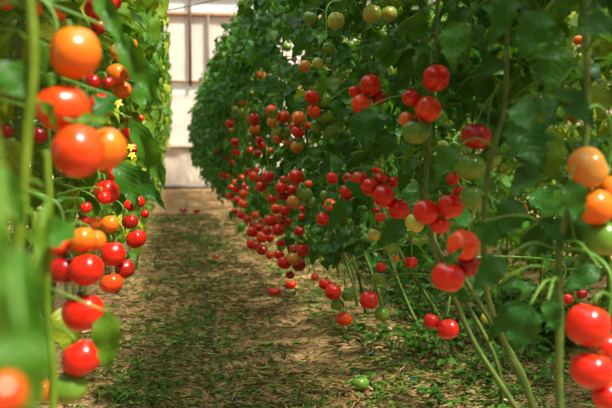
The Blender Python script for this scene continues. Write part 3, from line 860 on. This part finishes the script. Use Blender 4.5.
for (row, b, t, w, d0, d1, ti) in LB:
    pt = np.array(at(*b, d0)); pt[1] += .04
    pl = min([p for p in plants if p['row'] == row], key=lambda q: np.linalg.norm(q['P'] - pt, axis=1).min())
    blade(pl, b, t, w, d0, d1, ti, rng.uniform(-.3, .3))

# the blurred plant shoot almost touching the lens at the lower corner
near_stem = spline([at(22, 560, .55), at(6, 420, .5), at(4, 300, .48), at(-6, 180, .47), at(-40, 20, .5), at(-70, -160, .52)], 6)
near_stem[0][2] = 0.3
g0 = Vector((near_stem[0][0] - .05, near_stem[0][1], gz(near_stem[0][0], near_stem[0][1]) - .02))
P = np.vstack([np.array(g0)[None], near_stem])
rt = empty('tomato_plant', (g0.x, g0.y, g0.z + .02), 'very blurred tomato shoot almost touching the lens in the lower corner', 'plant', 'tomato plants of the sunlit row')
mb = MB(); mb.tube(spline(P, 3), .006, 8); mb.build('main_stem', M['stem'], rt)
np_ = dict(root=rt, P=P, row=SU, y=.5)
for b, t, w, d, ti in (((2, 238), (50, 420), 48, .44, .62), ((20, 330), (14, 440), 60, .42, .66), ((-18, 205), (10, 320), 34, .42, .7)):
    blade(np_, b, t, w, d, d * .97, ti)

# green stems of the nearest sunlit plants, standing upright before the row
for (pts, d, r0, lab) in (([(27, -20), (32, 20), (34, 60), (31, 100), (27, 140), (22, 210), (15, 300), (12, 420)], 1.0, .0064, 'upright pale green tomato stem passing beside the large near cluster'),
                          ([(46, 150), (49, 200), (47, 260), (48, 310), (52, 420)], 1.12, .0048, 'blurred upright tomato stem just outside the large near cluster')):
    w = [at(px, py, d) for px, py in pts]; last = w[-1]; gnd = Vector((last.x - .12, last.y + .02, gz(last.x - .12, last.y) - .02))
    cv = spline(w + [Vector((last.x - .06, last.y, .25)), gnd], 6)
    rt = empty('tomato_plant', (gnd.x, gnd.y, gnd.z + .02), lab, 'plant', 'tomato plants of the sunlit row')
    mb = MB(); mb.tube(cv, r0, 10)
    mb.build('main_stem', M['stem'], rt)
    mb = MB(); q = at(pts[1][0], pts[1][1] - 10, d); mb.tube(spline([q, q + Vector((-.03, .02, .012)), q + Vector((-.09, .05, -.01))], 5), .003, 6); mb.build('leaf_stalk', M['truss'], rt)

# twines that hold the plants: pale strings, one per near plant, and the teal piece
for pl in plants:
    if pl['row'] in (SH, SU) and pl['y'] < 6 and pl['y'] > 1.6:
        mb = MB(); P = pl['P']; w = P[8::4] + np.array([0, -.006, 0])
        mb.tube(np.vstack([w, [[P[-1][0], P[-1][1], 2.4]]]), .0012, 5); mb.build('support_twine', M['string'], pl['root'])
mb = MB(); mb.tube([at(400, 171, 2.75), at(403, 180, 2.75), at(406, 188, 2.75)], .0022, 6)
mb.tube(spline([at(400, 171, 2.75), at(399, 120, 2.85), Vector((at(399, 60, 2.9).x + .1, 2.9, 2.3))], 6), .0009, 5)
tag(mb.build('twine', M['twine']), 'short teal twine hanging behind the central red cluster', 'twine', 'teal twine pieces')


def ground_pt(px, py):
    d = 3.0
    for _ in range(60):
        p = at(px, py, d); d += (p.z - gz(p.x, p.y) - .006) / max(.02, (py - 150) / F) * .9
    return p


mb = MB(); mb.tube(spline([ground_pt(366, 352), ground_pt(385, 358), ground_pt(405, 364)], 6), .003, 6)
tag(mb.build('twine', M['twine']), 'teal twine lying on the soil below the bare stems', 'twine', 'teal twine pieces')
mb = MB(); mb.tube(spline([ground_pt(407, 381), ground_pt(411, 378), ground_pt(414, 381)], 6), .004, 6)
tag(mb.build('twine', M['twine']), 'tiny curled teal twine scrap on the soil near the front', 'twine', 'teal twine pieces')

# drip hose along the path
hp = [ground_pt(240, 408), ground_pt(233, 396), ground_pt(222, 372), ground_pt(215, 350), ground_pt(211, 330), ground_pt(207, 308), ground_pt(204, 290)]
hp = [Vector((hp[0].x + .06, 2.2, 0))] + hp + [Vector((.19 + .02 * math.sin(y), y, 0)) for y in np.arange(6, 19, 1.5)]
hv = spline(hp, 8); hv[:, 2] = ground_z(hv[:, 0], hv[:, 1]) + .004
mb = MB(); mb.tube(hv, .0075, 8); tag(mb.build('drip_hose', M['hose']), 'thin black drip hose half buried in debris along the path', 'hose')

# overhead training wires
for x in (.78, -.38):
    mb = MB(); mb.tube([(x, .2, 2.4), (x, WY, 2.4)], .002, 5)
    tag(mb.build('training_wire', M['metal']), 'thin overhead wire above the %s row' % (SH if x > 0 else SU), 'wire', 'overhead training wires')
mb = MB(); mb.tube([at(150, 13, 14), at(180, 8, 13.2), at(224, -2, 12)], .012, 6)
tag(mb.build('cable', M['metal']), 'dark slanting cable high up before the end wall', 'cable')

# small yellow flowers on a few plants
FM = MB()
for k in range(5):
    a = k * 1.2566; ca, sa = math.cos(a), math.sin(a)
    FM.add([(0, 0, 0), (.006 * ca - .003 * sa, .006 * sa + .003 * ca, .001), (.014 * ca, .014 * sa, -.002), (.006 * ca + .003 * sa, .006 * sa - .003 * ca, .001)], [(0, 3, 2, 1)])
FM.tube([(0, 0, 0), (0, 0, .007)], [.0022, .0008], 6)
fme = mesh_np('flower', np.concatenate(FM.V), np.concatenate([q for q in FM.Q]), M['petal'])
for px, py, d, row in ((114, 158, 1.9, SU), (118, 103, 1.9, SU), (131, 147, 2.4, SU), (132, 155, 2.4, SU), (143, 72, 2.8, SU), (560, 32, 2.0, SH), (300, 88, 3.6, SH), (252, 92, 5.0, SH), (421, 22, 2.6, SH)):
    pt = np.array(at(px, py, d)); pl = min([p for p in plants if p['row'] == row], key=lambda q: np.linalg.norm(q['P'] - pt, axis=1).min())
    A = pl['P'][int(np.argmin(np.linalg.norm(pl['P'] - pt, axis=1)))]
    sb = MB(); sb.tube(spline([A, (A + pt) / 2 + np.array([0, 0, .03]), pt], 6), .0012, 5); st = sb.build('flower_stalk', M['truss'], pl['root'])
    fl = bpy.data.objects.new('flower', fme); C.objects.link(fl); fl.parent = st; fl.location = Vector(pt) - pl['root'].location; fl.rotation_euler = (R(60), R(20), 0)

# ------------------------------------------------------------------ ground cover
def scatter(name, n, area, Lr, wid, tints, mat, flat=.12, tpl=LF_BLADE, lift=.008, dens=None, seed=1, aniso=None):
    r = np.random.default_rng(seed); fo = Foliage(tpl)
    got = 0
    while got < n:
        x = r.uniform(area[0], area[1])
        
        y = area[2] + (area[3] - area[2]) * r.random() ** 1.6
        if dens is not None and r.random() > dens(x, y): continue
        a = r.uniform(0, 6.28); el = r.normal(0.05, flat)
        d = np.array([math.cos(a), math.sin(a), el]); nn = np.array([r.normal(0, .35), r.normal(0, .35), 1])
        L = r.uniform(*Lr)
        fo.leaflet(np.array([x, y, gz(x, y) + lift * r.uniform(.2, 1.8)]), d, nn, L, r.uniform(*wid), r.uniform(-.1, .35), r.uniform(*tints)); got += 1
    fo.finish()
    return fo.mb.build(name, mat)


def patch(x, y, f=2.1, o=0): return .5 + .5 * math.sin(f * x * 2 + o + 1.3 * math.sin(y * f)) * math.sin(f * y * .8 + o * 2 + math.sin(x * 3))


def green_d(x, y):
    path = math.exp(-((x - .12) / .40) ** 2)
    return max(.03, path * (.35 + .65 * patch(x, y)) if x < .7 else .15 + .5 * patch(x, y))


tag(scatter('leaf_litter', 19000, (-.6, 2.2, 2.6, 12), (.018, .07), (.12, .50), (.1, .60), M['litter'], .10, LF_BLADE, dens=green_d, seed=3), 'trampled wilted green leaf litter covering the path', 'leaf litter', kind='stuff')
tag(scatter('straw_litter', 4200, (-.5, 1.6, 2.6, 12), (.04, .13), (.04, .11), (.78, 1.0), M['litter'], .08, LF_BLADE, dens=lambda x, y: .15 + .85 * patch(x, y, 1.6, 2), seed=4), 'dry straw and dead stalks strewn over the soil', 'straw', kind='stuff')
tag(scatter('fresh_leaf_litter', 6500, (-.5, 2.0, 2.6, 11), (.015, .05), (.2, .75), (.1, 1.0), M['weed'], .25, LF_FAR, lift=.015, dens=lambda x, y: green_d(x, y) * (1 if patch(x, y, 3.4, 1) > .58 else .06), seed=5), 'fresher green leaf scraps strewn on the path', 'leaf litter', kind='stuff')


def weed(x, y, s, n, seed, label, group):
    r_ = random.Random(seed); z = gz(x, y)
    root = empty('weed', (x, y, z), label, 'weed', group)
    fo = Foliage(LF_FAR); sb = MB()
    for i in range(n):
        a = r_.uniform(0, 6.28); rr = s * r_.uniform(.1, 1); h = s * r_.uniform(.2, .9)
        tip = np.array([x + rr * math.cos(a), y + rr * math.sin(a), z + h])
        sb.tube(spline([(x, y, z - .01), ((x + tip[0]) / 2, (y + tip[1]) / 2, z + h * .8), tip], 4), .0013, 4)
        for k in range(3):
            b = a + r_.uniform(-1.2, 1.2)
            fo.leaflet(tip, np.array([math.cos(b), math.sin(b), r_.uniform(-.3, .5)]), np.array([r_.gauss(0, .4), r_.gauss(0, .4), 1]), s * r_.uniform(.22, .42), r_.uniform(.8, 1.2), .3, r_.random())
    fo.finish(); fo.mb.build('foliage', M['weed'], root); sb.build('stalks', M['weed'], root)
    return root


WD = [(365, 345, .11), (392, 350, .13), (420, 352, .14), (440, 362, .14), (462, 350, .15), (485, 345, .15), (505, 372, .14), (530, 360, .16), (550, 385, .13), (470, 380, .12),
      (350, 330, .08), (405, 320, .12), (430, 305, .13), (455, 300, .13), (400, 295, .11), (380, 300, .10), (500, 320, .14), (525, 330, .14), (560, 345, .14), (440, 405, .09), (495, 402, .09),
      (270, 322, .04), (285, 358, .05), (150, 300, .07), (118, 290, .07), (128, 345, .06), (115, 400, .08), (150, 405, .06), (140, 380, .05), (165, 360, .05), (540, 300, .15), (575, 300, .15), (600, 280, .16), (510, 285, .15), (475, 290, .13), (600, 330, .16), (420, 285, .12), (560, 275, .15), (585, 260, .15), (530, 270, .15), (455, 275, .13), (360, 290, .08), (300, 395, .04), (310, 405, .05), (245, 312, .04)]
wk = {}
NTH = ['nearest', 'second nearest', 'third nearest', 'fourth nearest', 'fifth nearest', 'sixth nearest', 'seventh nearest', 'eighth nearest', 'ninth nearest', 'tenth nearest', 'eleventh nearest', 'twelfth nearest']
WP = sorted([(ground_pt(px, py), px, py, s) for px, py, s in WD], key=lambda w: w[0].y)
for i, (p, px, py, s) in enumerate(WP):
    if px < 200: lab, gp = 'low green weed tuft at the path edge under the sunlit row', 'weeds under the sunlit row'
    elif px < 345: lab, gp = 'small flat weed sprig in the open path soil', 'weed sprigs in the path'
    elif py < 325: lab, gp = 'leafy weed among bare lower stems of the shaded row', 'weeds among the bare stems'
    else: lab, gp = 'green weed clump on soil before the shaded row', 'weeds before the shaded row'
    k = wk.get(gp, 0); wk[gp] = k + 1
    weed(p.x, p.y, s, int(7 + s * 80), 900 + i, (NTH[k] + ' ' + lab) if k < 12 else lab, gp)
rw = random.Random(5)
for i in range(46):
    y = 3.4 + 7 * (i + rw.random()) / 46
    weed(rw.uniform(1.25, 1.85), y, rw.uniform(.16, .28), 22, 1200 + i, (NTH[i] + ' green weed clump in the gap behind the shaded row') if i < 12 else 'green weed clump in the gap behind the shaded row', 'weeds in the gap behind the shaded row')

# clods and stones of the soil
M['clod'] = simple('soil_clod', (0.15, 0.085, 0.04), 0.95, (0.33, 0.2, 0.1), 0.6, 30)
mb = MB(); r = np.random.default_rng(11)
for _ in range(420):
    x = r.uniform(-.5, 1.5); y = 2.6 + 7 * r.random() ** 1.5
    if x < .45 and r.random() < .6: continue
    s = r.uniform(.006, .022); V = []; Q = []
    for i in range(5):
        for j in range(6):
            th = math.pi * i / 4; f = j * math.pi / 3; k = s * r.uniform(.75, 1.2)
            V.append((x + k * math.sin(th) * math.cos(f), y + k * math.sin(th) * math.sin(f), gz(x, y) + s * .3 + k * .6 * math.cos(th)))
    for i in range(4):
        for j in range(6): Q.append((i * 6 + j, (i + 1) * 6 + j, (i + 1) * 6 + (j + 1) % 6, i * 6 + (j + 1) % 6))
    mb.add(V, Q)
tag(mb.build('soil_crumbs', M['clod']), 'brown clods and crumbs of loose soil between rows', 'soil', kind='stuff')
